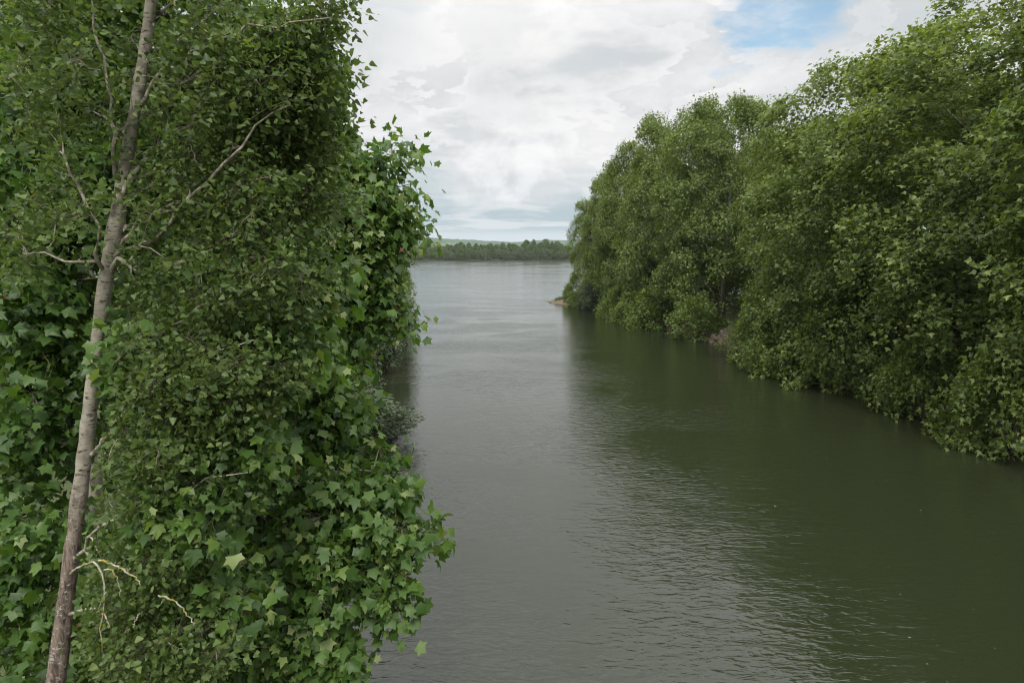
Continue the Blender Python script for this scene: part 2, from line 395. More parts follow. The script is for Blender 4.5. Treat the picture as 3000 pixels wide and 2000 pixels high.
def build_hills():
    xs = np.concatenate([np.arange(-3500, -1300, 40), np.arange(-1300, 1000, 7), np.arange(1000, 3500, 40)]).astype(float)
    ys = np.concatenate([np.arange(2300, 4300, 30), np.arange(4300, 6200, 120)]).astype(float)
    X, Y = np.meshgrid(xs, ys)
    # broad swells: higher on the west, a saddle, a second rise and a flat-topped knoll to the east
    prof = np.interp(X, [-3500, -1500, -620, -480, -300, -130, 0, 90, 200, 290, 420, 800, 3500], [58, 66, 68, 66, 56, 47, 43, 46, 56, 55, 62, 70, 52])
    rise = np.clip((Y - 2400) / 1500, 0, 1); rise = rise * rise * (3 - 2 * rise)
    Z = 1.0 + prof * rise * (0.92 + 0.16 * vnoise(X / 300, Y / 300, 3)) + 8 * (vnoise(X / 120, Y / 160, 5) - 0.5) * rise
    Z = np.where(Y > 4000, Z - (Y - 4000) * 0.03, Z)
    wood = vnoise(X / 140 + 0.3 * vnoise(X / 40, Y / 40, 2), Y / 260, 11) * 0.6 + vnoise(X / 60, Y / 120, 12) * 0.4
    wood = np.clip((wood - 0.30) / 0.05, 0, 1); wood[rise < 0.05] = 1
    hedge = vnoise(X / 11, Y / 40, 20)
    Z = Z + wood * (6 + 8 * vnoise(X / 9, Y / 25, 7) + 3 * vnoise(X / 22, Y / 60, 8)) + (1 - wood) * np.where(hedge > 0.8, 5, 0)
    nx, ny = len(xs), len(ys); i = np.arange(ny - 1)[:, None] * nx + np.arange(nx - 1)[None]
    f = np.stack([i, i + 1, i + nx + 1, i + nx], -1).reshape(-1, 4)
    obj('hills', make_mesh('hills', np.stack([X, Y, Z], -1).reshape(-1, 3), f, M_HILL, tone=wood.ravel()), kind='structure', label='low wooded hills with pale fields beyond the far bank')
build_hills()

# ------------------------------------------------------------------ leaves, branches
def leaf_plane5():
    h = [(0.18, -0.09), (0.46, -0.01), (0.45, 0.12), (0.42, 0.23), (0.53, 0.40), (0.60, 0.60), (0.44, 0.60), (0.30, 0.61), (0.25, 0.72), (0.11, 0.88)]
    o = [(0.0, 0.0)] + h + [(0.0, 1.0)] + [(-a, b) for a, b in h[::-1]]
    v = [(0.0, 0.26)] + o
    v = np.array([(x, y, 0.30 * abs(x) - 0.50 * (y - 0.2) ** 2 - 0.55 * x * x) for x, y in v])
    n = len(o); f = np.array([(0, 1 + i, 1 + (i + 1) % n) for i in range(n)])
    return v, f[:, [0, 2, 1]]
def leaf_plane3():
    v = np.array([(0, 0, 0), (0.52, 0.30, 0.03), (0.2, 0.52, 0.04), (0, 1.0, -0.14), (-0.2, 0.52, 0.04), (-0.52, 0.30, 0.03)])
    return v, np.array([(0, 1, 2), (0, 2, 3), (0, 3, 4), (0, 4, 5)])
def leaf_poplar():
    h = [(0.34, 0.04), (0.46, 0.24), (0.26, 0.62)]
    v = [(0, 0)] + h + [(0, 1.0)] + [(-a, b) for a, b in h[::-1]]
    v = np.array([(x, y, 0.22 * abs(x) - 0.12 * y * y) for x, y in v])
    return v, np.array([(0, 1, 2), (0, 2, 3), (0, 3, 4), (0, 4, 5), (0, 5, 6), (0, 6, 7)])
def leaf_small():
    v = np.array([(0, 0, 0), (0.24, 0.5, 0.04), (0, 1.0, -0.05), (-0.24, 0.5, 0.04)])
    return v, np.array([(0, 1, 2), (0, 2, 3)])
def leaf_plane5_light():
    h = [(0.46, -0.02), (0.42, 0.23), (0.60, 0.59), (0.30, 0.60)]
    o = [(0.0, 0.0)] + h + [(0.0, 1.0)] + [(-a, b) for a, b in h[::-1]]; v = [(0.0, 0.26)] + o
    v = np.array([(x, y, 0.30 * abs(x) - 0.50 * (y - 0.2) ** 2 - 0.55 * x * x) for x, y in v]); n = len(o)
    return v, np.array([(0, 1 + (i + 1) % n, 1 + i) for i in range(n)])
T5B = leaf_plane5_light()
T5, T3, TP, TS = leaf_plane5(), leaf_plane3(), leaf_poplar(), leaf_small()

def basis(tip, nrm):
    t = unit(tip); x = unit(np.cross(t, nrm)); n = np.cross(x, t)
    return np.stack([x, t, n], -1)          # columns
def leaves_mesh(name, T, pos, B, size, tone, mat):
    v, f = T; k = len(v); n = len(pos); rg = np.random.RandomState(n % 9973)
    W = np.broadcast_to(v, (n, k, 3)).copy(); x, y = v[None, :, 0], v[None, :, 1]
    r = lambda s: rg.normal(0, s, (n, 1))
    W[..., 2] += r(0.22) * y * y + r(0.25) * x * y + r(0.18) * np.abs(x) + r(0.10) * x          # each leaf curls and folds its own way
    W[..., 0] = x * (1 + r(0.13)) + r(0.10) * y * y; W[..., 1] = y + r(0.07) * x
    V = np.einsum('nij,nkj->nki', B, W) * size[:, None, None] + pos[:, None, :]
    F = f[None] + (np.arange(len(pos)) * k)[:, None, None]
    return make_mesh(name, V.reshape(-1, 3), F.reshape(-1, 3), mat, tone=np.repeat(tone, k))
def clump_leaves(rg, c, out, k, rad, flat, size, nrand=0.45, droop=0.35, hang=0.55, upw=0.8, outw=0.55, spray=0.0):
    n = len(c); up = np.array([0, 0, 1.0])
    nc = unit(upw * up + outw * out + rg.normal(0, 0.22, (n, 3)))
    NC = np.repeat(nc, k, 0); O = np.repeat(out, k, 0); CC = np.repeat(c, k, 0)
    RR = np.repeat(np.broadcast_to(rad, (n,)), k) * rg.uniform(0.7, 1.15, n).repeat(k)
    a = unit(np.cross(NC, rg.normal(0, 1, (n * k, 3))))
    r = np.sqrt(rg.uniform(0, 1, n * k))
    off = a * (r * RR)[:, None] + NC * (rg.normal(0, 1, n * k) * flat * RR)[:, None] - up * (droop * r ** 2 * RR)[:, None]
    if spray:      # leaves strung along a rising shoot
        ax = unit(O * 0.9 + up * 0.55 + np.repeat(rg.normal(0, 0.35, (n, 3)), k, 0)); off = off * 0.62 + ax * (rg.uniform(-1, 1, n * k) * RR * spray)[:, None]
    tip = unit(a * 0.8 + O * 0.4 - up * hang + rg.normal(0, 0.32, (n * k, 3)))
    nr = unit(NC + rg.normal(0, nrand, (n * k, 3)))
    sz = size * rg.uniform(0.42, 1.2, n * k)
    return CC + off, basis(tip, nr), sz
def tones(rg, n, k, mid=0.42, cl=0.13, lf=0.14):
    return np.clip(np.repeat(rg.normal(mid, cl, n), k) + rg.normal(0, lf, n * k), 0, 0.93)

def tube(path, rad, sides=10, rough=0.0, seed=0):
    """one closed tapering tube along a path, with carried-along frames"""
    p = np.asarray(path, float); n = len(p); rad = np.broadcast_to(rad, (n,)).astype(float)
    d = np.gradient(p, axis=0); d = unit(d)
    ref = np.array([1.0, 0, 0]) if abs(d[0][0]) < 0.8 else np.array([0, 1.0, 0])
    x = unit(np.cross(np.cross(d[0], ref), d[0]))
    V = []; rg = np.random.RandomState(seed); ph = rg.uniform(0, 6.28, 4)
    th = np.linspace(0, 2 * math.pi, sides, endpoint=False)
    for i in range(n):
        x = x - d[i] * (x @ d[i]); x = x / np.linalg.norm(x); y = np.cross(d[i], x)
        rr = rad[i] * (1 + rough * (np.sin(2 * th + ph[0] + i * 0.35) + 0.7 * np.sin(3 * th + ph[1] - i * 0.5) + 0.5 * np.sin(5 * th + ph[2] + i * 1.1)) + rough * 0.6 * rg.normal(0, 1, sides))
        V.append(p[i] + np.cos(th)[:, None] * rr[:, None] * x + np.sin(th)[:, None] * rr[:, None] * y)
    V = np.concatenate(V); j = np.arange(sides)
    F = [tuple(map(int, (i * sides + a, i * sides + (a + 1) % sides, (i + 1) * sides + (a + 1) % sides, (i + 1) * sides + a))) for i in range(n - 1) for a in j]
    F.append(tuple(range(sides))[::-1]); F.append(tuple(range((n - 1) * sides, n * sides)))
    return V, F
def smooth_path(pts, n):
    p = np.asarray(pts, float); t = np.concatenate([[0], np.cumsum(np.linalg.norm(np.diff(p, axis=0), axis=1))])
    s = np.linspace(0, t[-1], n)
    q = np.stack([np.interp(s, t, p[:, i]) for i in range(3)], -1)
    for _ in range(2):
        q[1:-1] = 0.25 * q[:-2] + 0.5 * q[1:-1] + 0.25 * q[2:]
    return q
TAPER = {}
def limb_network(rg, limb_paths, limb_r, clumps, bend=0.12, rtip=0.006, up=0.0):
    """hang every clump on the nearest node of a limb; returns per limb: nodes, parents, radii"""
    nodes = []; par = []; lid = []; cap0 = []
    for li, p in enumerate(limb_paths):
        for j, q in enumerate(p):
            cap0.append(1.0 - 0.9 * j / (len(p) - 1));
            nodes.append(q); par.append(-1 if j == 0 else len(nodes) - 2); lid.append(li)
    N0 = len(nodes); cap = N0 + len(clumps) * 3
    A = np.zeros((cap, 3)); A[:N0] = nodes; tp_ = np.zeros(cap); tp_[:N0] = cap0; par = list(par); lid = list(lid); n = N0
    root = np.array([p[0] for p in limb_paths]).mean(0)
    order = np.argsort(np.linalg.norm(clumps - root, axis=1))
    ends = np.zeros(len(clumps), int)
    first = set(i for i in range(N0) if par[i] == -1)
    pen = np.zeros(cap)
    for i in first: pen[i] = 3.0
    for ci in order:
        c = clumps[ci]; dist = np.linalg.norm(A[:n] - c, axis=1) + pen[:n] + 0.35 * np.maximum(0, A[:n, 2] - c[2])
        b = int(np.argmin(dist)); a = A[b]; L = np.linalg.norm(c - a)
        prev = b
        for s in (0.36, 0.7, 1.0):
            q = a + (c - a) * s + (rg.normal(0, bend * L * 0.5, 3) + np.array([0, 0, up * L * (s - s * s) * 2])) * (s < 1)
            A[n] = q; tp_[n] = tp_[prev] * 0.62; par.append(prev); lid.append(lid[b]); prev = n; n += 1
        ends[ci] = n - 1
    par = np.array(par); lid = np.array(lid); w = np.zeros(n)
    w[ends] = 1
    for i in range(n - 1, -1, -1):
        if w[i] == 0: w[i] = 0.5
        if par[i] >= 0: w[par[i]] += w[i]
    TAPER['t'] = tp_[:n]
    return A[:n], par, lid, w
def network_mesh(name, A, par, w, sel, mat, rtip, rroot, sides=4):
    idx = np.nonzero(sel)[0]; mp = -np.ones(len(A), int); mp[idx] = np.arange(len(idx))
    wr = w[idx].max(); r = rtip + (rroot - rtip) * np.minimum((w[idx] / wr) ** 0.5, TAPER['t'][idx])
    d = np.zeros((len(idx), 3)); pa = mp[np.where(par[idx] >= 0, par[idx], 0)]; has = (par[idx] >= 0) & (pa >= 0)
    P0 = A[idx]; d[has] = P0[has] - P0[pa[has]]
    nohas = np.nonzero(~has)[0]
    for i in nohas:
        ch = np.nonzero(has & (pa == i))[0]
        d[i] = P0[ch[0]] - P0[i] if len(ch) else (0, 0, 1)
    d = unit(d); ref = np.array([0.31, 0.17, 0.94]); ref2 = np.array([0.9, -0.4, 0.1])
    x = np.where((np.abs(d @ ref) > 0.93)[:, None], np.cross(d, ref2), np.cross(d, ref)); x = unit(x); y = np.cross(d, x)
    th = np.linspace(0, 2 * math.pi, sides, endpoint=False)
    V = P0[:, None] + r[:, None, None] * (np.cos(th)[None, :, None] * x[:, None] + np.sin(th)[None, :, None] * y[:, None])
    e = np.nonzero(has)[0]; a = np.arange(sides); b = (a + 1) % sides
    F = np.stack([pa[e][:, None] * sides + a, pa[e][:, None] * sides + b, e[:, None] * sides + b, e[:, None] * sides + a], -1).reshape(-1, 4)
    return make_mesh(name, V.reshape(-1, 3), F, mat, smooth=True)

def twig_mesh(name, a, b, r, mat):
    d = unit(b - a); x = unit(np.cross(d, np.array([0.3, 0.5, 0.81]))); y = np.cross(d, x)
    th = np.array([0, 2.1, 4.2]); n = len(a)
    ring = np.cos(th)[None, :, None] * x[:, None] + np.sin(th)[None, :, None] * y[:, None]
    mid = (a + b) / 2 + np.array([0, 0, 1.0]) * (np.linalg.norm(b - a, axis=1) * 0.06)[:, None]
    V = np.concatenate([a[:, None] + ring * r, mid[:, None] + ring * r * 0.75, b[:, None] + ring * r * 0.4], 1)
    F = []
    for lv in (0, 3):
        for i in range(3):
            j = (i + 1) % 3; F.append((lv + i, lv + j, lv + 3 + j, lv + 3 + i))
    F = np.array(F)[None] + (np.arange(n) * 9)[:, None, None]
    return make_mesh(name, V.reshape(-1, 3), F.reshape(-1, 4), mat)

# ------------------------------------------------------------------ big bank trees (prototypes, then copies)
def big_tree(seed, H, RAD, ncl, k, T, size, mat, bark, low=0.03, clr=0.74, tmid=0.42, shape=1.0, nl=9, trunk_r=0.32, upw=0.8):
    """returns list of (part name, mesh, kind) in local coordinates, base at the origin"""
    rg = np.random.RandomState(seed)
    u = rg.uniform(low, 1.0, ncl) ** 0.95; th = rg.uniform(0, 2 * math.pi, ncl)
    def prof(u):
        a = np.where(u < 0.35, 0.86 + 0.14 * np.sin(np.clip(u / 0.35, 0, 1) * math.pi / 2), 1.0)
        b = np.sqrt(np.clip(1 - (np.clip(u - 0.54, 0, 1) / 0.47) ** 2, 0, 1)) ** shape
        return a * b
    ph = rg.uniform(0, 6.28, 8)
    lob = 0.13 * np.sin(3 * th + 7 * u + ph[0]) + 0.12 * np.sin(5 * th - 11 * u + ph[1]) + 0.09 * np.sin(2 * th + 19 * u + ph[2]) + 0.08 * np.sin(9 * th + 23 * u + ph[3])
    rho = np.where(rg.uniform(0, 1, ncl) < 0.78, rg.uniform(0.84, 1.0, ncl), rg.uniform(0.35, 0.84, ncl))
    rr = RAD * prof(u) * (1 + lob) * rho
    zz = H * (u * 0.97 + 0.02 * np.sin(4 * th + ph[4]))
    c = np.stack([rr * np.cos(th), rr * np.sin(th), zz], -1)
    npf = 95; up_ = rg.uniform(max(low, 0.06), 0.97, npf); tp2 = rg.uniform(0, 6.283, npf)          # rounded boughs standing out of the crown
    rp = RAD * prof(up_) * rg.uniform(0.72, 0.95, npf); pc = np.stack([rp * np.cos(tp2), rp * np.sin(tp2), up_ * H], -1); po = unit(pc * np.array([1, 1, 0.25]) + np.array([0, 0, 0.4 * RAD]) * (up_[:, None] ** 2))
    which = rg.randint(0, npf, int(ncl * 0.66)); dr = unit(po[which] * 0.75 + rg.normal(0, 0.75, (len(which), 3)) + np.array([0, 0, 0.25]))
    c[:len(which)] = pc[which] + dr * (RAD * 0.21 * rg.uniform(0.75, 1.15, npf)[which])[:, None]
    tt = rg.uniform(0, 6.28, 40)                                        # leaders poking out of the top
    ex = np.stack([np.cos(tt) * RAD * rg.uniform(0.05, 0.62, 40), np.sin(tt) * RAD * rg.uniform(0.05, 0.62, 40), H * rg.uniform(0.88, 1.0, 40)], -1)
    c = np.concatenate([c, ex]); out = unit(c * np.array([1, 1, 0.35]) - np.array([0, 0, H * 0.16]))
    pos, B, sz = clump_leaves(rg, c, out, k, clr, 0.50, size, nrand=0.6, droop=0.12, hang=0.32, upw=0.75, outw=0.7)
    tn = tones(rg, len(c), k, tmid, 0.13, 0.24)
    ok = pos[:, 2] > 0.12
    parts = [('crown', leaves_mesh('crown', T, pos[ok], B[ok], sz[ok], tn[ok], mat), 'stuff')]
    tp = smooth_path([(0, 0, -0.4), (rg.normal(0, .25), rg.normal(0, .25), H * 0.3), (rg.normal(0, .5), rg.normal(0, .5), H * 0.6), (rg.normal(0, .6), rg.normal(0, .6), H * 0.93)], 12)
    v, f = tube(tp, np.linspace(trunk_r, 0.04, 12), 9, 0.04, seed); parts.append(('trunk', make_mesh('trunk', v, f, bark, smooth=True), None))
    paths = []
    for i in range(nl):
        a = i * 2.4 + rg.uniform(-.3, .3); ua = 0.1 + 0.62 * i / nl; ub = min(0.95, ua + rg.uniform(0.12, 0.28))
        s = tp[int(np.clip(ua / 0.93 * 11, 0, 11))]; e = np.array([math.cos(a), math.sin(a), 0]) * RAD * 0.68 * float(prof(np.array(ub))) + np.array([0, 0, ub * H])
        m1 = s * 0.55 + e * 0.45 + np.array([0, 0, -0.03 * H])
        paths.append(smooth_path([s, m1, e], 6))
    A, par, lid, w = limb_network(rg, paths, None, c[::2])
    for i in range(nl):
        parts.append(('branch', network_mesh('branch', A, par, w, lid == i, bark, 0.008, trunk_r * 0.4, 3), None))
    return parts
def assemble(parts, root):
    for nm, me, kd in parts:
        o = obj(nm, me, root)
        if kd: o['kind'] = kd
    return root
PROTO = [big_tree(11 + i, 22.4, 7.8, 1800, 43, T3, 0.29, M_PLANEFAR, M_BARK, tmid=0.48 + 0.04 * (i % 2), shape=0.8) for i in range(4)]

def bank_tree(i, x, y, H, RAD, rz, label, group=None, name='plane_tree', cat='tree', tilt=0.0):
    r = thing(name, label, cat, (x, y, gz(x, y) - 0.1), group)
    r.rotation_euler = (0, tilt, rz); s = RAD / 8.0; r.scale = (s, s, H / 24.6)
    assemble(PROTO[i % 4], r)
    return r
RB = [  # right bank, from the bridge to the point
    (0, 29.5, 25.5, 23.5, 8.5, 0.4, 'tall plane tree on the bank opposite the poplar, cut off by the picture edge'),
    (1, 28.2, 37.5, 22.8, 8.8, 2.1, 'tallest plane tree on the steep bank, boughs drooping over the dark hollow'),
    (2, 26.2, 47.5, 22.5, 8.2, 4.0, 'plane tree whose broad skirt overhangs the water, next to the rubble gap'),
    (3, 28.0, 60.0, 20.0, 6.2, 5.2, 'lower plane tree at the dip in the treetops behind the rubble'),
    (0, 23.2, 71.5, 24.6, 6.9, 1.2, 'round-topped plane tree rising just past the rubble bank'),
    (1, 20.6, 82.0, 25.6, 6.6, 3.3, 'tall plane tree with its skirt touching the water, between rubble and point'),
    (2, 18.6, 92.0, 23.6, 6.2, 0.2, 'plane tree standing over the grey-green willow scrub'),
    (3, 16.4, 101.0, 21.8, 5.2, 2.8, 'yellowish plane tree second from the earthy point'),
    (1, 13.8, 107.0, 17.6, 4.3, 4.6, 'smallest yellowish plane tree at the earthy point'),
]
for t in RB: bank_tree(*t)
for i, (x, y, H, Rr, rz) in enumerate([(38, 34, 23, 8, 1), (37, 50, 22, 8, 3), (36, 66, 22, 8, 5), (33, 82, 21, 7.5, 2), (28, 98, 20, 7, 4)]):
    bank_tree(i + 1, x, y, H, Rr, rz, 'plane tree of the second row, glimpsed through the bank trees', 'second row of plane trees')
for i, (x, y, H, Rr, rz) in enumerate([(-19, 24, 19, 7.5, 1), (-19, 36, 17, 7, 3), (-18.5, 48, 15.5, 6.5, 5), (-21, 62, 16, 6.5, 2), (-22, 77, 17, 6.5, 0.5)]):
    bank_tree(i + 2, x, y, H, Rr, rz, 'plane tree in the dim wood behind the foreground poplar', 'wood behind the poplar')
bank_tree(1, -22.2, 92, 17, 6.6, 3.9, 'plane tree whose low boughs edge the open water beyond the willow scrub')
bank_tree(3, -22.0, 103, 16.5, 6.4, 0.8, 'last plane tree on the poplar side, where the channel meets the river')

# ------------------------------------------------------------------ shrubs and low boughs at the water's edge
def shrub_parts(seed, H, RAD, ncl, k, T, size, mat, clr):
    rg = np.random.RandomState(seed); th = rg.uniform(0, 6.28, ncl); u = rg.uniform(0.02, 1, ncl)
    lob = 1 + 0.2 * np.sin(3 * th + 6 * u + seed) + 0.14 * np.sin(6 * th - 9 * u)
    rr = RAD * np.sqrt(np.clip(1 - (u - 0.25) ** 2 / 0.58, 0.02, 1)) * lob * rg.uniform(0.35, 1, ncl) ** 0.5
    c = np.stack([rr * np.cos(th), rr * np.sin(th), u * H], -1); out = unit(c + np.array([0, 0, 0.1]))
    pos, B, sz = clump_leaves(rg, c, out, k, clr, 0.5, size, nrand=0.7, hang=0.2, droop=0.15, outw=0.7)
    tn = tones(rg, ncl, k, 0.42, 0.12, 0.17); ok = pos[:, 2] > -0.1
    parts = [('crown', leaves_mesh('crown', T, pos[ok], B[ok], sz[ok], tn[ok], mat), 'stuff')]
    ns = 5; paths = []
    for i in range(ns):
        a = i * 1.26 + rg.uniform(-.3, .3); e = np.array([math.cos(a) * RAD * .5, math.sin(a) * RAD * .5, H * rg.uniform(.55, .85)])
        paths.append(smooth_path([(math.cos(a) * .12, math.sin(a) * .12, -0.3), e * 0.5 + np.array([0, 0, .1 * H]), e], 6))
    A, par, lid, w = limb_network(rg, paths, None, c[::2])
    for i in range(ns): parts.append(('stem', network_mesh('stem', A, par, w, lid == i, M_TWIG, 0.004, 0.05, 4), None))
    return parts
WIL = [shrub_parts(31 + i, 4.0, 2.6, 700, 44, TS, 0.19, M_WILLOW, 0.34) for i in range(2)]
LOW = [shrub_parts(33, 3.4, 2.6, 190, 46, T3, 0.23, M_PLANEFAR, 0.5), shrub_parts(34, 3.4, 2.6, 190, 46, T3, 0.23, M_PLANEFAR, 0.5)]
def shrub(kind, i, x, y, s, sz, rz, label, name, group=None, dz=0.0):
    r = thing(name, label, 'shrub', (x, y, max(gz(x, y), -0.1) + dz), group); r.rotation_euler = (0, 0, rz); r.scale = (s, s, sz)
    return assemble(kind[i % 2], r)
shrub(WIL, 0, -9.0, 29.5, 1.35, 0.78, 0.3, 'low grey-green willow shrub by the water beneath the plane boughs', 'willow_shrub')
shrub(WIL, 1, -9.6, 33.5, 1.0, 0.75, 1.7, 'willow shrub half hidden behind the low grey-green one', 'willow_shrub')
shrub(WIL, 1, -11.4, 49.0, 1.30, 1.55, 1.3, 'tall bushy willow shrub standing out over dark water on the poplar side', 'willow_shrub')
shrub(WIL, 0, -13.2, 58.0, 1.35, 1.6, 2.3, 'tall willow shrub close behind the bushy one on the poplar side', 'willow_shrub')
shrub(LOW, 0, -15.6, 76.0, 1.2, 1.6, 0.9, 'leafy shrub leaning to the open water past the tall willows', 'bank_shrub')
shrub(LOW, 1, -17.2, 90.0, 1.25, 1.6, 2.9, 'leafy shrub at the foot of the last poplar-side trees', 'bank_shrub')
shrub(WIL, 1, 12.6, 98.5, 0.95, 0.95, 0.2, 'grey willow scrub over the stony foot near the earthy point', 'willow_shrub')
shrub(LOW, 0, 10.6, 103.2, 0.72, 0.72, 3.0, 'dark green shrub above the reeds at the earthy point', 'bank_shrub')
shrub(LOW, 1, 9.6, 109.6, 0.42, 0.75, 1.0, 'small sapling at the top of the bare earth point', 'sapling')
for i, (x, y, s, sz, rz, lab) in enumerate([
        (22.6, 28.4, 1.05, 1.4, 0.5, 'leafy shrub drooping to the water before the dark hollow, cut by the picture edge'),
        (22.6, 34.6, 0.9, 1.2, 2.0, 'leafy shrub whose twigs trail beside the dark hollow in the bank'),
        (21.6, 42.6, 1.2, 1.5, 3.1, 'broad leafy shrub on the far side of the dark hollow'),
        (20.2, 47.2, 1.1, 1.3, 4.4, 'low leafy shrub under the broad overhanging plane skirt'),
        (20.6, 52.6, 1.1, 1.3, 5.2, 'leafy shrub bordering the rubble bank on the bridge side'),
        (18.8, 66.6, 1.05, 1.2, 0.9, 'leafy shrub bordering the rubble bank on the river side'),
        (16.4, 75.4, 1.15, 1.3, 2.2, 'leafy shrub under the round-topped plane tree'),
        (15.6, 80.5, 1.1, 1.2, 3.6, 'leafy shrub at the foot of the tall plane between rubble and point'),
        (14.9, 86.0, 1.1, 1.3, 1.1, 'leafy shrub trailing in the water before the grey willow scrub'),
        (14.5, 91.5, 0.9, 1.1, 5.0, 'small leafy shrub touching the grey willow scrub')]):
    shrub(LOW, i, x, y, s, sz, rz, lab, 'bank_shrub', 'shrubs along the plane tree bank')

# ------------------------------------------------------------------ foreground trees: clumps laid out through the photograph
def px_blobs(rg, blobs):
    out = []
    for (px, py, Y, rx, ry, rY, n) in blobs:
        d = unit(rg.normal(0, 1, (n, 3))) * (rg.uniform(0, 1, (n, 1)) ** (1 / 2.4))
        out.append(P(px + d[:, 0] * rx, py + d[:, 1] * ry, Y + d[:, 2] * rY))
    return np.concatenate(out)
def near_tree(name, label, base, seed, blobs, limbs, T, size, mat, bark, k, clr, flat, tmid, nleaf, young=0.0, limb_r=0.06, trunk=None, trunk_r=None, trunk_mat=None, twig=0.35, nrand=0.85, hang=0.55, twig_r=0.0035, bend=0.12, dead=0.0, upw=0.8, extra=None, sides=5, tsides=14, clear=False, spray=0.0):
    rg = np.random.RandomState(seed)
    root = thing(name, label, 'tree', base); b = np.array(base)
    c = px_blobs(rg, blobs)
    if extra is not None: c = np.concatenate([c, extra])
    mid = c.mean(0); out = unit((c - np.array([base[0], base[1], 0])) * np.array([1, 1, 0]) + np.array([0, 0, 0.35]))
    pos, B, sz = clump_leaves(rg, c, out, k, clr, flat, size, nrand=nrand, hang=hang, upw=upw, spray=spray)
    n = len(c); tn = tones(rg, n, k, tmid, 0.11, 0.19)
    if young > 0:       # pale young leaves at the shoot tips
        y = rg.uniform(0, 1, len(tn)) < young; tn[y] = rg.uniform(0.90, 0.975, y.sum()); sz[y] *= 0.75
        dd = rg.uniform(0, 1, len(tn)) < dead; tn[dd] = rg.uniform(0.985, 1, dd.sum()); sz[dd] *= 0.7
    if clear:       # the trunk shows bare for most of its height
        gx, gy, dz = project(pos); tx, ty, tz = project(np.asarray(trunk)); o_ = np.argsort(ty)
        cx = np.interp(gy, ty[o_], tx[o_]); cz = np.interp(gy, ty[o_], tz[o_])
        bare = (np.abs(gx - cx) < 40) & (dz < cz + 0.25) & ~((gy > 400) & (gy < 600)) & (rg.uniform(0, 1, len(gx)) < 0.88)
        keepm = ~bare; pos, B, sz, tn = pos[keepm], B[keepm], sz[keepm], tn[keepm]; cr = np.repeat(c, k, 0)[keepm]
    else: cr = np.repeat(c, k, 0)
    dist = np.linalg.norm(pos - np.array([0, 0, CAM_H]), axis=1); sz = np.minimum(sz, 0.155 + 0.030 * np.maximum(dist - 8.0, -2.0)) if T is T5 else sz     # leaf size capped by distance from the camera, tighter close up
    pos -= b
    # nearest leaves become parts of their own
    gx, gy, dz = project(pos + b); cell = {}
    inside = (gx > 5) & (gx < 2995) & (gy > 5) & (gy < 1995)
    score = np.where(inside & (tn < 0.976), dz / sz, 1e9); order = np.argsort(score); picked = []
    g = 26.0
    for i in order:
        if score[i] > 1e8 or len(picked) >= nleaf: break
        key = (int(gx[i] // g), int(gy[i] // g))
        if key in cell: continue
        cell[key] = 1; picked.append(i)
    keep = np.ones(len(pos), bool); keep[picked] = False
    obj('crown', leaves_mesh('crown', T5B if T is T5 else T, pos[keep], B[keep], sz[keep], tn[keep], mat), root, kind='stuff')
    var = []
    for q in range(10):
        v = T[0].copy(); x, y = T[0][:, 0], T[0][:, 1]; v[:, 2] += 0.25 * rg.normal() * y * y + 0.25 * rg.normal() * x * y + 0.2 * rg.normal() * np.abs(x); v[:, 0] = x * (1 + 0.12 * rg.normal()) + 0.1 * rg.normal() * y * y
        tq = np.quantile(tn[picked], (q + 0.5) / 10) if len(picked) else 0.5
        var.append((tq, make_mesh('leaf', v, T[1], mat, tone=np.full(len(v), tq))))
    tq = np.array([a for a, _ in var])
    for i in picked:
        me = var[int(np.argmin(np.abs(tq - tn[i])))][1]
        o = obj('leaf', me, root)
        M = np.eye(4); M[:3, :3] = B[i] * sz[i]; M[:3, 3] = pos[i]; o.matrix_local = Matrix(M.tolist())
    # twigs to the leaves
    sel = rg.uniform(0, 1, len(pos)) < twig
    obj('twigs', twig_mesh('twigs', (cr - b)[sel], pos[sel], twig_r, M_TWIG), root, kind='stuff')
    if trunk is not None:
        v, f = tube(np.asarray(trunk) - b, trunk_r * (1 + 0.05 * rg.normal(0, 1, len(trunk_r))), tsides, 0.045, seed); obj('trunk', make_mesh('trunk', v, f, trunk_mat or bark, smooth=True), root)
    paths = []
    for l in limbs:
        q = smooth_path(np.asarray(l) - b, 14); ll = np.linalg.norm(q[-1] - q[0]); q[1:] += rg.normal(0, 0.012 * ll, q[1:].shape) + np.sin(np.linspace(0, 5, 13))[:, None] * rg.normal(0, 0.014 * ll, 3); paths.append(q)
    A, par, lid, w = limb_network(rg, paths, None, c - b, bend)
    for i in range(len(limbs)):
        obj('branch', network_mesh('branch', A, par, w, lid == i, bark, 0.004, limb_r if np.isscalar(limb_r) else limb_r[i], sides), root)
    return root, rg

# the poplar with the leaning pale trunk
YP = 7.6
tpx = [(-60, 3100), (90, 2400), (165, 1985), (200, 1700), (240, 1400), (268, 1150), (292, 950), (312, 800), (335, 690), (362, 520), (392, 350), (418, 190), (440, 20), (462, -160), (490, -420)]
tr = np.array([P(a, b, YP) for a, b in tpx])
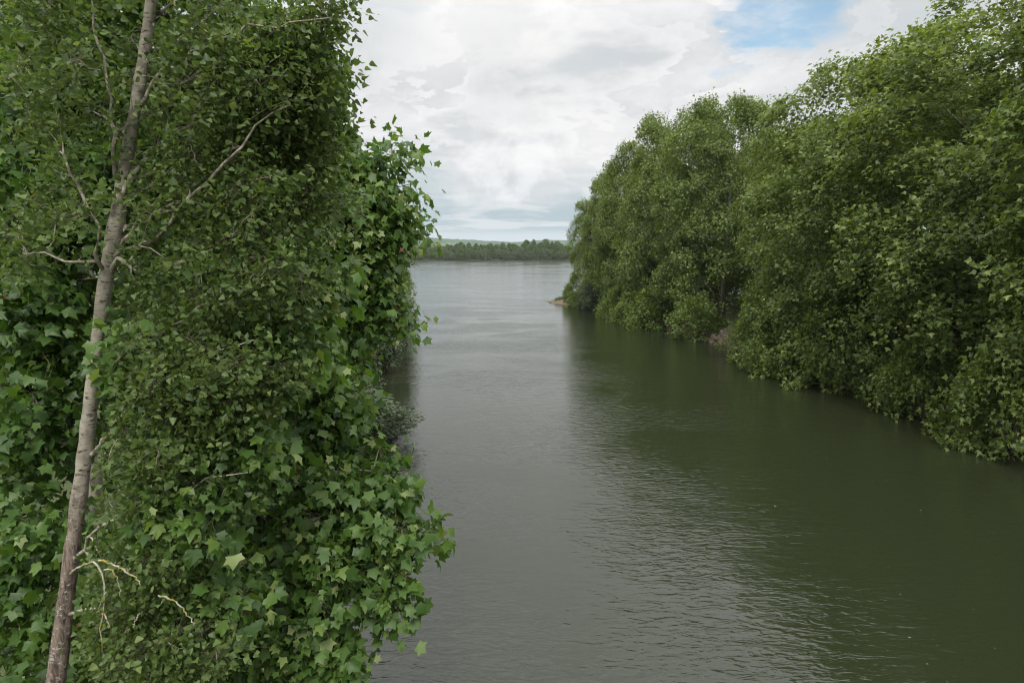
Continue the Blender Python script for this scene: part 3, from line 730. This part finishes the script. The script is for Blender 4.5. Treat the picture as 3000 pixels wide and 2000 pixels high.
# straighten the lowest stretch down to the ground
low = tr[2] + (tr[2] - tr[4]) * 0.0
dirn = unit(tr[2] - tr[3]); gz0 = gz(tr[2][0] - 0.4, YP)
tt = (tr[2][2] - gz0 + 0.4) / -dirn[2]
base_pt = tr[2] + dirn * tt
tr = np.concatenate([[base_pt], [(base_pt + tr[2]) / 2], tr[2:]])
trs = smooth_path(tr, 70)
hgt = trs[:, 2]
trad = np.interp(hgt, [0, 3.5, 5.0, 6.5, 7.9, 8.5, 9.2, 9.5, 10, 11.3, 13, 15], [0.150, 0.112, 0.094, 0.080, 0.072, 0.073, 0.090, 0.072, 0.066, 0.058, 0.048, 0.030])
POP_BASE = (float(base_pt[0]), float(base_pt[1]), float(base_pt[2] + 0.4))
def L(*pts): return [P(a, b, y) for a, b, y in pts]
pop_limbs = [
    L((322, 800, YP), (400, 745, 7.5), (560, 560, 7.3), (700, 430, 7.1), (860, 330, 7.0)),
    L((330, 760, YP), (420, 640, 7.5), (520, 520, 7.5), (640, 430, 7.6), (760, 340, 7.7)),
    L((345, 640, YP), (420, 480, 7.6), (480, 300, 7.7), (520, 120, 7.8), (545, -60, 7.9)),
    L((300, 820, YP), (285, 720, 7.5), (250, 610, 7.4), (200, 480, 7.3), (175, 330, 7.2)),
    L((338, 520, YP), (332, 380, 7.5), (318, 240, 7.45), (290, 110, 7.4), (265, -80, 7.3)),
    L((296, 1085, YP), (380, 1010, 7.5), (520, 930, 7.3), (680, 860, 7.2), (820, 820, 7.1)),
    L((270, 1330, YP), (330, 1230, 7.4), (470, 1100, 7.1), (620, 1050, 6.9), (760, 1010, 6.8)),
    L((215, 1640, YP), (300, 1560, 7.3), (420, 1470, 7.1), (560, 1430, 6.9), (700, 1400, 6.8)),
    L((190, 1800, YP), (300, 1780, 7.4), (420, 1790, 7.2), (540, 1830, 7.0), (640, 1900, 6.9)),
    L((400, 320, YP), (520, 200, 7.5), (680, 110, 7.3), (820, 60, 7.2), (960, 40, 7.1)),
    L((430, 90, YP), (520, -20, 7.6), (640, -140, 7.6), (760, -220, 7.6)),
    L((360, 560, YP), (560, 420, 7.9), (740, 300, 8.1), (900, 220, 8.2)),
    L((340, 700, YP), (600, 560, 7.9), (800, 500, 8.0), (960, 470, 8.1)),
]
pop_blobs = [
    (640, 240, 7.6, 330, 260, 1.0, 170), (830, 250, 7.4, 130, 160, 0.5, 30), (800, 150, 7.6, 130, 170, 0.6, 44), (860, 360, 7.8, 100, 120, 0.5, 34), (900, 20, 7.2, 70, 32, 0.25, 9), (965, 30, 7.1, 24, 12, 0.1, 2), (880, 215, 7.2, 36, 60, 0.2, 6),
    (720, 560, 7.6, 280, 220, 0.9, 125), (890, 540, 7.9, 80, 90, 0.4, 14), (640, 850, 7.3, 300, 190, 0.8, 105), (520, 1120, 7.1, 260, 210, 0.7, 90), (700, 1080, 7.0, 180, 150, 0.6, 42),
    (460, 1420, 7.0, 200, 200, 0.6, 62), (640, 1350, 7.2, 160, 160, 0.5, 36), (420, 1760, 6.9, 190, 240, 0.6, 66), (520, 1910, 6.8, 150, 120, 0.5, 34), (340, 1900, 7.0, 90, 110, 0.4, 16),
    (160, 300, 7.6, 170, 280, 0.8, 40), (110, 660, 7.7, 130, 160, 0.6, 18), (380, -60, 7.7, 400, 120, 0.9, 60), (240, 560, 7.1, 120, 180, 0.4, 9), (430, 640, 7.1, 90, 120, 0.3, 10),
]
pop_limbs = [[l[0]] + [np.array([0, 0, CAM_H]) + (q - np.array([0, 0, CAM_H])) * (0.975 if i not in (2, 10, 11, 12) else 1.0) for q in l[1:]] for i, l in enumerate(pop_limbs)]
pop_blobs = [(a, b, y, rx, ry, rY, max(2, int(n * 0.66))) for a, b, y, rx, ry, rY, n in pop_blobs]
poplar, rgp = near_tree('poplar_tree', 'leaning poplar with a bare pale grey trunk and small triangular leaves', POP_BASE, 5, pop_blobs, pop_limbs, TP, 0.074, M_POPLAR, M_LIMB, 75, 0.33, 0.5, 0.47, 300,
    limb_r=[0.035, 0.03, 0.035, 0.028, 0.03, 0.035, 0.035, 0.03, 0.025, 0.03, 0.03, 0.025, 0.025], trunk=trs, trunk_r=trad, trunk_mat=M_POPBARK, nrand=1.7, hang=0.15, twig=0.14, twig_r=0.0022, upw=1.0, spray=1.35, tsides=22, clear=True, extra=np.array([P(a - 45, b, y) for a, b, y in [(985, 130, 7.5), (960, 110, 7.4), (950, 190, 7.6), (975, 230, 7.7), (990, 310, 7.8), (1015, 360, 7.9), (1005, 400, 7.9), (1020, 440, 8.0), (985, 450, 7.9), (960, 270, 7.7), (1000, 40, 7.2), (1020, 52, 7.2), (980, 620, 8.2), (1040, 700, 8.4), (960, 760, 8.0), (900, 900, 7.8), (1000, 560, 8.3), (1060, 600, 8.6), (880, 680, 7.8), (930, 840, 7.9), (820, 940, 7.4), (860, 60, 7.4), (920, 420, 7.8), (1010, 820, 8.4)]]))
pb = np.array(POP_BASE)
def dead_branch(pts, r0, r1):
    p = smooth_path(np.array(L(*pts)) - pb, 22); rg = np.random.RandomState(int(pts[0][0]))
    p += rg.normal(0, 0.006, p.shape)
    v, f = tube(p, np.linspace(r0, r1, 22) * (1 + 0.18 * rg.normal(0, 1, 22)), 6, 0.08, 3)
    obj('dead_branch', make_mesh('dead_branch', v, f, M_LICHEN, smooth=True), poplar, label='bare dead branch crusted with yellow lichen')
YD = 6.35
dead_branch([(205, 1680, 7.45), (240, 1655, 6.8), (282, 1640, YD), (300, 1665, YD), (308, 1700, YD), (311, 1740, YD), (303, 1790, YD), (290, 1828, YD), (298, 1868, YD), (302, 1910, YD)], 0.016, 0.006)
dead_branch([(306, 1668, YD), (325, 1666, YD), (342, 1690, YD), (352, 1720, YD), (352, 1745, YD)], 0.008, 0.004)
dead_branch([(300, 1795, YD), (312, 1810, YD), (320, 1838, YD)], 0.008, 0.004)
dead_branch([(290, 1640, YD), (325, 1650, YD), (350, 1660, YD), (395, 1690, YD), (415, 1712, YD)], 0.012, 0.008)
dead_branch([(462, 1745, YD), (490, 1750, YD), (515, 1760, YD), (535, 1780, YD), (548, 1800, YD), (575, 1835, YD)], 0.010, 0.005)
dead_branch([(408, 1795, YD), (396, 1820, YD), (390, 1838, YD)], 0.007, 0.004)
dead_branch([(310, 1735, YD), (298, 1760, YD), (290, 1785, YD), (282, 1792, YD)], 0.006, 0.003)

# plane tree whose boughs reach out over the water low down
B1 = (-8.6, 10.6, gz(-8.6, 10.6) - 0.2)
t1 = [B1, (-8.75, 10.7, 3.2), (-9.1, 11.0, 5.5), (-9.6, 11.2, 8.5), (-9.9, 11.6, 12.0)]
sp1 = np.array([[*P(a - 28, b, y)] for a, b, y in [(1180, 1450, 9.4), (1200, 1430, 9.4), (1215, 1480, 9.2), (1260, 1545, 8.9), (1290, 1555, 8.9), (1225, 1565, 8.9), (1170, 1740, 8.6), (1200, 1760, 8.6), (1185, 1420, 9.6), (1140, 1310, 9.6), (1160, 1360, 9.6)]])
p1_limbs = [
    [(-8.75, 10.7, 3.2)] + L((400, 1720, 10.0), (780, 1585, 9.0), (1000, 1560, 8.8), (1200, 1560, 8.8)),
    [(-8.8, 10.8, 4.0)] + L((500, 1500, 9.8), (760, 1380, 9.4), (980, 1330, 9.4), (1150, 1380, 9.5)),
    [(-8.7, 10.6, 2.6)] + L((300, 1850, 9.6), (620, 1800, 8.6), (860, 1760, 8.3), (1080, 1720, 8.4)),
    [(-8.7, 10.6, 2.2)] + L((260, 1960, 9.2), (560, 1960, 8.2), (800, 1930, 8.0), (980, 1900, 8.2)),
    [(-9.1, 11.0, 5.5)] + L((400, 1250, 10.2), (620, 1100, 10.0), (800, 1050, 10.2), (930, 1000, 10.4)),
]
p1_blobs = [
    (990, 1500, 9.0, 165, 130, 0.7, 46), (1105, 1430, 9.3, 70, 70, 0.4, 11), (1115, 1570, 8.9, 85, 55, 0.35, 13), (930, 1640, 8.8, 170, 130, 0.7, 44), (1100, 1690, 8.6, 80, 70, 0.3, 11), (1130, 1750, 8.6, 60, 50, 0.2, 6),
    (820, 1790, 8.4, 190, 130, 0.6, 44), (900, 1900, 8.3, 110, 90, 0.4, 20), (990, 1960, 8.2, 60, 60, 0.3, 7), (700, 1930, 8.2, 180, 110, 0.5, 26), (870, 1290, 9.6, 170, 130, 0.7, 44), (1000, 1250, 9.9, 70, 110, 0.4, 12),
    (740, 1480, 9.4, 220, 220, 0.8, 60), (850, 1080, 10.3, 150, 130, 0.7, 34), (840, 1000, 7.6, 120, 110, 0.5, 16), (700, 1280, 7.2, 140, 130, 0.4, 15), (560, 1500, 7.0, 140, 130, 0.4, 12), (640, 1700, 7.2, 140, 120, 0.4, 14), (900, 820, 8.2, 110, 100, 0.5, 12), (440, 1000, 7.4, 130, 130, 0.4, 9), (1000, 1130, 10.0, 60, 70, 0.5, 9), (560, 1640, 9.6, 240, 260, 0.8, 44), (480, 1200, 10.4, 260, 260, 0.8, 40), (420, 1900, 9.2, 260, 120, 0.7, 26), (300, 1720, 8.8, 140, 180, 0.5, 24),
]
p1, rg1 = near_tree('plane_tree', 'foreground plane tree with big lobed leaves reaching low over the water', B1, 7, p1_blobs, p1_limbs, T5, 0.158, M_PLANE, M_BARK, 30, 0.37, 0.45, 0.54, 300, young=0.06, dead=0.004,
    limb_r=[0.075, 0.06, 0.06, 0.05, 0.06], trunk=smooth_path(t1, 20), trunk_r=np.linspace(0.22, 0.10, 20), twig=0.25, twig_r=0.0022, extra=sp1)
def seed_ball(px, py, Y, r):
    q = P(px, py, Y) - np.array(B1); v = []; f = []
    n, mm = 8, 5
    v, f = tube([q + np.array([0, 0, -r * math.cos(a)]) for a in np.linspace(0.2, math.pi - 0.2, 6)], r * np.sin(np.linspace(0.2, math.pi - 0.2, 6)), 8, 0.02, int(px))
    o = obj('seed_ball', make_mesh('seed_ball', v, f, M_BALL, smooth=True), p1)
    v, f = tube([q + np.array([0, 0, r * 0.8]), q + np.array([0.01, 0, r + 0.07]), q + np.array([0.0, 0.01, r + 0.15])], 0.0022, 4)
    obj('stalk', make_mesh('stalk', v, f, M_TWIG), o)
for px, py, r in [(1158, 1512, .017), (1158, 1526, .008), (1142, 1518, .014), (1213, 1463, .012), (1175, 1500, .010), (1155, 1500, .010), (1172, 1758, .013), (1180, 1768, .014), (1164, 1756, .012), (1186, 1772, .010), (1148, 1756, .010), (1143, 1498, .010)]:
    seed_ball(px, py, 8.75, r)

# plane tree filling the left edge behind the poplar
B0 = (-12.6, 11.4, gz(-12.6, 11.4) - 0.2)
t0 = [B0, (-12.4, 11.4, 4), (-12.2, 11.5, 8), (-12.0, 11.6, 13), (-11.8, 11.8, 17)]
p0_limbs = [[(-12.4, 11.4, 4)] + L((-60, 1660, 10.6), (120, 1600, 9.6), (260, 1500, 9.2)), [(-12.3, 11.4, 5.5)] + L((-40, 1300, 10.4), (140, 1240, 9.7), (330, 1150, 9.5)),
            [(-12.25, 11.5, 7.2)] + L((-40, 880, 10.6), (160, 820, 10.0), (400, 800, 9.8)), [(-12.2, 11.5, 8.4)] + L((0, 620, 10.6), (200, 540, 10.2), (420, 500, 10.0), (620, 520, 10.0)),
            [(-12.1, 11.6, 11)] + L((0, 260, 10.8), (200, 160, 10.6), (420, 90, 10.4), (600, 60, 10.4)), [(-12.0, 11.6, 12.5)] + L((100, -60, 10.8), (300, -160, 10.6), (500, -200, 10.4))]
p0_blobs = [(60, 1560, 9.4, 160, 190, 0.8, 44), (90, 1840, 9.0, 150, 160, 0.6, 26), (60, 1220, 9.7, 170, 220, 0.8, 52), (180, 1020, 9.9, 190, 200, 0.8, 48), (60, 860, 10.0, 170, 200, 0.8, 48), (100, 560, 10.2, 200, 220, 0.9, 56),
            (380, 620, 10.4, 260, 280, 0.9, 70), (120, 240, 10.6, 220, 220, 0.9, 62), (420, 240, 10.8, 280, 260, 0.9, 70), (280, -60, 10.6, 400, 140, 0.9, 50), (640, 60, 10.8, 220, 180, 0.8, 36)]
p0, rg0 = near_tree('plane_tree', 'plane tree with large drooping leaves crowding the poplar trunk from behind', B0, 9, p0_blobs, p0_limbs, T5, 0.162, M_PLANE, M_BARK, 30, 0.42, 0.45, 0.44, 260, young=0.012, dead=0.004,
    limb_r=0.05, trunk=smooth_path(t0, 20), trunk_r=np.linspace(0.24, 0.12, 20), twig=0.2, twig_r=0.0022)

# plane tree in the middle distance closing the poplar side
B2 = (-11.8, 17.5, gz(-11.8, 17.5) - 0.2)
t2 = [B2, (-11.7, 17.5, 4), (-11.4, 17.4, 8), (-11.2, 17.4, 12), (-11.0, 17.3, 16)]
p2_limbs = [[(-11.7, 17.5, 3.2)] + L((600, 1200, 17), (800, 1120, 16.5), (980, 1060, 16.2)), [(-11.6, 17.5, 5)] + L((640, 980, 17), (860, 920, 16.5), (1080, 880, 16.2), (1190, 860, 16.2)),
            [(-11.5, 17.4, 6.5)] + L((680, 840, 17), (900, 760, 16.5), (1060, 700, 16.4), (1190, 680, 16.4)), [(-11.4, 17.4, 8)] + L((700, 700, 17), (900, 600, 16.5), (1080, 540, 16.4), (1200, 560, 16.4)),
            [(-11.3, 17.4, 9.5)] + L((740, 580, 17), (920, 500, 16.6), (1060, 470, 16.4), (1130, 440, 16.4), (1200, 425, 16.4)), [(-11.2, 17.4, 11)] + L((700, 380, 17), (840, 300, 16.8), (940, 270, 16.8)), [(-11.1, 17.3, 14)] + L((600, 120, 17), (760, 60, 17), (880, 60, 17))]
sp2 = np.array([P(a, b, y) for a, b, y in [(1150, 440, 16.4), (1175, 425, 16.4), (1200, 425, 16.4), (1145, 465, 16.4), (1120, 478, 16.4), (1150, 500, 16.4), (1165, 535, 16.4), (1210, 600, 16.4), (1235, 665, 16.3), (1215, 680, 16.3), (1205, 930, 16.3), (1190, 925, 16.3), (1215, 585, 16.4), (1060, 470, 16.4), (1090, 475, 16.4)]])
p2_blobs = [(1000, 620, 16.8, 190, 130, 1.5, 120), (1085, 690, 16.5, 95, 130, 0.9, 50), (900, 760, 16.8, 240, 170, 1.6, 120), (1060, 820, 16.5, 100, 120, 0.9, 46), (1040, 520, 16.8, 90, 60, 0.8, 24), (1140, 620, 16.4, 45, 60, 0.4, 11),
            (900, 980, 16.6, 160, 150, 1.4, 70), (1100, 900, 16.4, 70, 60, 0.5, 14), (880, 480, 17.4, 160, 160, 1.4, 72), (960, 420, 17.0, 70, 90, 0.8, 22), (920, 200, 17.4, 70, 90, 0.8, 18), (900, 300, 17.6, 80, 90, 1.0, 30), (820, 140, 17.6, 120, 150, 1.2, 40), (700, 600, 17.8, 260, 300, 1.6, 90), (600, 1050, 17.0, 240, 200, 1.4, 50), (1000, 1060, 16.4, 80, 90, 0.8, 22), (980, 1190, 15.5, 70, 70, 0.8, 16)]
p2, rg2 = near_tree('plane_tree', 'plane tree past the poplar, its leafy edge hanging against sky and river', B2, 13, p2_blobs, p2_limbs, T5, 0.205, M_PLANE, M_BARK, 30, 0.50, 0.42, 0.58, 300, young=0.01, dead=0.008,
    limb_r=0.07, trunk=smooth_path(t2, 20), trunk_r=np.linspace(0.22, 0.10, 20), twig=0.25, twig_r=0.003, extra=sp2, sides=4)

# ------------------------------------------------------------------ far bank
FAR = []
def far_tree_parts(seed, H, RAD, n, shape, size, mat=None):
    rg = np.random.RandomState(seed); th = rg.uniform(0, 6.28, n); u = rg.uniform(0.02, 1, n)
    pr = np.sqrt(np.clip(1 - ((u - 0.42) / 0.6) ** 2, 0, 1)) ** shape
    lob = 1 + 0.22 * np.sin(3 * th + 8 * u + seed) + 0.16 * np.sin(5 * th - 13 * u + seed) + 0.1 * np.sin(9 * th + 20 * u)
    rr = RAD * pr * lob * rg.uniform(0.25, 1, n) ** 0.4
    pos = np.stack([rr * np.cos(th), rr * np.sin(th), u * H], -1)
    o = unit(pos * np.array([1, 1, .3]) + np.array([0, 0, 0.5])); B = basis(rg.normal(0, 1, (n, 3)) - np.array([0, 0, .4]), unit(o + rg.normal(0, .6, (n, 3))))
    tn = np.clip(0.45 + 0.3 * np.sin(4 * th + 9 * u + seed) * 0.5 + rg.normal(0, .2, n), 0, 1)
    v, f = tube([(0, 0, -0.5), (0.1, 0, H * .4), (0, 0.1, H * .9)], [0.28, 0.2, 0.05], 6)
    return [('crown', leaves_mesh('crown', T3, pos, B, size * rg.uniform(.6, 1.3, n), tn, mat or M_FAR), 'stuff'), ('trunk', make_mesh('trunk', v, f, M_BARK), None)]
FARP = [far_tree_parts(50, 14, 5.0, 2600, 0.9, 0.8), far_tree_parts(51, 14, 4.4, 2600, 1.2, 0.8), far_tree_parts(52, 14, 5.6, 2600, 0.7, 0.8), far_tree_parts(53, 14, 3.2, 2000, 1.0, 0.8), far_tree_parts(54, 14, 6.4, 2800, 0.7, 0.75, M_FARW), far_tree_parts(55, 14, 5.8, 2600, 0.9, 0.75, M_FARW), far_tree_parts(56, 14, 5.2, 2600, 0.8, 0.75, M_FAR)]
rgf = np.random.RandomState(77)
def far_tree(kind, x, y, s, sz, label, group):
    r = thing('far_bank_tree', label, 'tree', (x, y, gz(x, y) - 0.2), group); r.rotation_euler = (0, 0, rgf.uniform(0, 6.28)); r.scale = (s, s, sz)
    assemble(FARP[kind], r)
def shore_y(x): return 598 - 0.06 * x + 4 * math.sin(x * 0.05) + 2 * math.sin(x * 0.17 + 1)
x = -150.0
while x < 130:
    y = shore_y(x); east = x > 12
    far_tree(int(rgf.choice([4, 5, 6, 4, 2])), x, y + 1.5 + rgf.uniform(0, 3), rgf.uniform(0.5, 0.95), rgf.uniform(0.38, 0.78), 'rounded willow at the water line of the far bank', 'willows lining the far bank')
    x += rgf.uniform(4.0, 7.5)
x = -155.0
while x < 135:
    y = shore_y(x); knoll = 1.0 + (0.30 if 10 < x < 46 else 0.0)
    far_tree(int(rgf.choice([0, 1, 3])), x, y + 10 + rgf.uniform(-3, 5), rgf.uniform(0.8, 1.05), rgf.uniform(0.80, 1.06) * knoll, 'taller tree standing behind the willows of the far bank', 'tall trees of the far bank')
    x += rgf.uniform(4.5, 7.5)
x = -165.0
while x < 140:
    y = shore_y(x)
    far_tree(int(rgf.choice([1, 3, 3])), x, y + 32 + rgf.uniform(-6, 10), rgf.uniform(0.8, 1.05), rgf.uniform(0.92, 1.16), 'dark treetop at the back of the far bank wood', 'hindmost trees of the far bank')
    x += rgf.uniform(5, 8)

# ------------------------------------------------------------------ stones, grass, foam
def stone_mesh(seed):
    rg = np.random.RandomState(seed); v = []; f = []
    rings = [(-0.9, .35), (-0.35, .95), (0.3, .9), (0.8, .45)]; n = 6
    for z, r in rings:
        for i in range(n):
            a = i / n * 6.283 + rg.uniform(-.25, .25); q = r * rg.uniform(.75, 1.2); v.append((q * math.cos(a) * 1.25, q * math.sin(a), z * .62 + rg.normal(0, .07)))
    for j in range(len(rings) - 1):
        for i in range(n): f.append((j * n + i, j * n + (i + 1) % n, (j + 1) * n + (i + 1) % n, (j + 1) * n + i))
    f.append(tuple(range(n))[::-1]); f.append(tuple(range(3 * n, 4 * n)))
    return make_mesh('stone', v, f, M_STONE)
SM = [stone_mesh(i) for i in range(7)]
rgs = np.random.RandomState(3); ground = bpy.data.objects['ground']
def stones(n, yr, dr, s0, s1):
    for _ in range(n):
        y = rgs.uniform(*yr); d = rgs.uniform(*dr); x = float(np.interp(y, YR, XR)) + d
        s = rgs.uniform(s0, s1); o = obj('stone', SM[rgs.randint(7)], ground)
        o.location = (x, y, gz(x, y) + s * 0.15); o.rotation_euler = tuple(rgs.uniform(0, 6.28, 3)); o.scale = (s, s, s)
stones(130, (56, 67), (-0.6, 2.6), 0.13, 0.34)
stones(45, (90, 100), (-0.4, 1.2), 0.12, 0.28)
for px, py, s in [(1607, 884, 0.30), (1612, 887, 0.22), (1631, 889, 0.28), (1634, 890, 0.2), (1600, 882, 0.16)]:
    q = G(px, py); o = obj('stone', SM[int(px) % 7], ground); o.location = (q[0], q[1], 0.02); o.scale = (s, s, s); o.rotation_euler = (0.3, 0.2, px)

def grass(name, label, pts, hgt, n):
    rg = np.random.RandomState(n); i = rg.randint(0, len(pts), n); p = np.array(pts)[i] + rg.normal(0, .55, (n, 2))
    z = ground_z(p[:, 0], p[:, 1]); ok = z > -0.12; p, z = p[ok], z[ok]; n = len(p)
    pos = np.stack([p[:, 0], p[:, 1], z - 0.05], -1); tip = np.stack([rg.normal(0, .35, n), rg.normal(0, .35, n), np.ones(n)], -1)
    v = np.array([(0.035, 0, 0), (-0.035, 0, 0), (0.02, .55, 0.05), (-0.02, .55, 0.05), (0, 1, .22)]); f = np.array([(0, 2, 1), (1, 2, 3), (2, 4, 3)])
    B = basis(tip, rg.normal(0, 1, (n, 3)))
    obj(name, leaves_mesh(name, (v, f), pos, B, hgt * rg.uniform(.5, 1.2, n), rg.uniform(0, 1, n), M_GRASS), kind='stuff', label=label)
grass('reeds', 'green reeds at the foot of the earthy point', [(10.0 + .35 * i, 104.6 - .8 * i) for i in range(9)] + [(12.8 + .1 * i, 97.0 - .5 * i) for i in range(4)], 1.25, 5200)
grass('grass', 'grass along the crest of the earthy point', [(8.0 + .5 * i, 112.6) for i in range(10)] + [(10 + .5 * i, 109 + .3 * i) for i in range(6)], 0.6, 4200)

def foam():
    rg = np.random.RandomState(8); V = []; F = []
    def fleck(x, y, s, el, a):
        b = len(V); n = 6
        for i in range(n):
            t = i / n * 6.283; q = s * rg.uniform(.5, 1.2); u_, v_ = q * el * math.cos(t), q * math.sin(t)
            V.append((x + u_ * math.cos(a) - v_ * math.sin(a), y + u_ * math.sin(a) + v_ * math.cos(a), 0.012))
        F.append(tuple(range(b, b + n)))
    for _ in range(70):
        x = rg.uniform(-3, 20); y = rg.uniform(12, 60)
        if x < 1 and rg.uniform() < .7: continue
        fleck(x, y, rg.uniform(.004, .010), rg.uniform(1, 2.5), rg.normal(0, .5))
    for px, py, n in [(2290, 1510, 14), (2390, 1340, 22), (2560, 1410, 12), (2270, 1490, 10), (2700, 1500, 12), (2750, 1900, 14), (2600, 1700, 8), (1800, 1370, 9), (2150, 1450, 8)]:
        c = G(px, py)
        for _ in range(n // 3): fleck(c[0] + rg.normal(0, .35), c[1] + rg.normal(0, .5), rg.uniform(.004, .013), rg.uniform(1, 5), rg.normal(0, .6))
    obj('foam', make_mesh('foam', V, F, M_FOAM), kind='stuff', label='white foam flecks drifting on the dark water')
foam()

# ------------------------------------------------------------------ the hazy air
def haze():
    x0, x1, y0, y1, z0, z1 = -7200., 7200., -1000., 8200., -4.0, 140.0
    v = [(x, y, z) for z in (z0, z1) for y in (y0, y1) for x in (x0, x1)]
    f = [(0, 2, 3, 1), (4, 5, 7, 6), (0, 1, 5, 4), (2, 6, 7, 3), (0, 4, 6, 2), (1, 3, 7, 5)]
    mt = bpy.data.materials.new('haze_air'); mt.use_nodes = True; n = mt.node_tree.nodes
    n.remove(n['Principled BSDF']); pv = n.new('ShaderNodeVolumePrincipled')
    pv.inputs['Color'].default_value = (0.80, 0.90, 1.0, 1); pv.inputs['Density'].default_value = 0.00008; pv.inputs['Anisotropy'].default_value = 0.2
    mt.node_tree.links.new(pv.outputs[0], n['Material Output'].inputs['Volume'])
    obj('haze', make_mesh('haze', v, f, mt), kind='stuff', label='thin bluish haze over the river and hills')
haze()
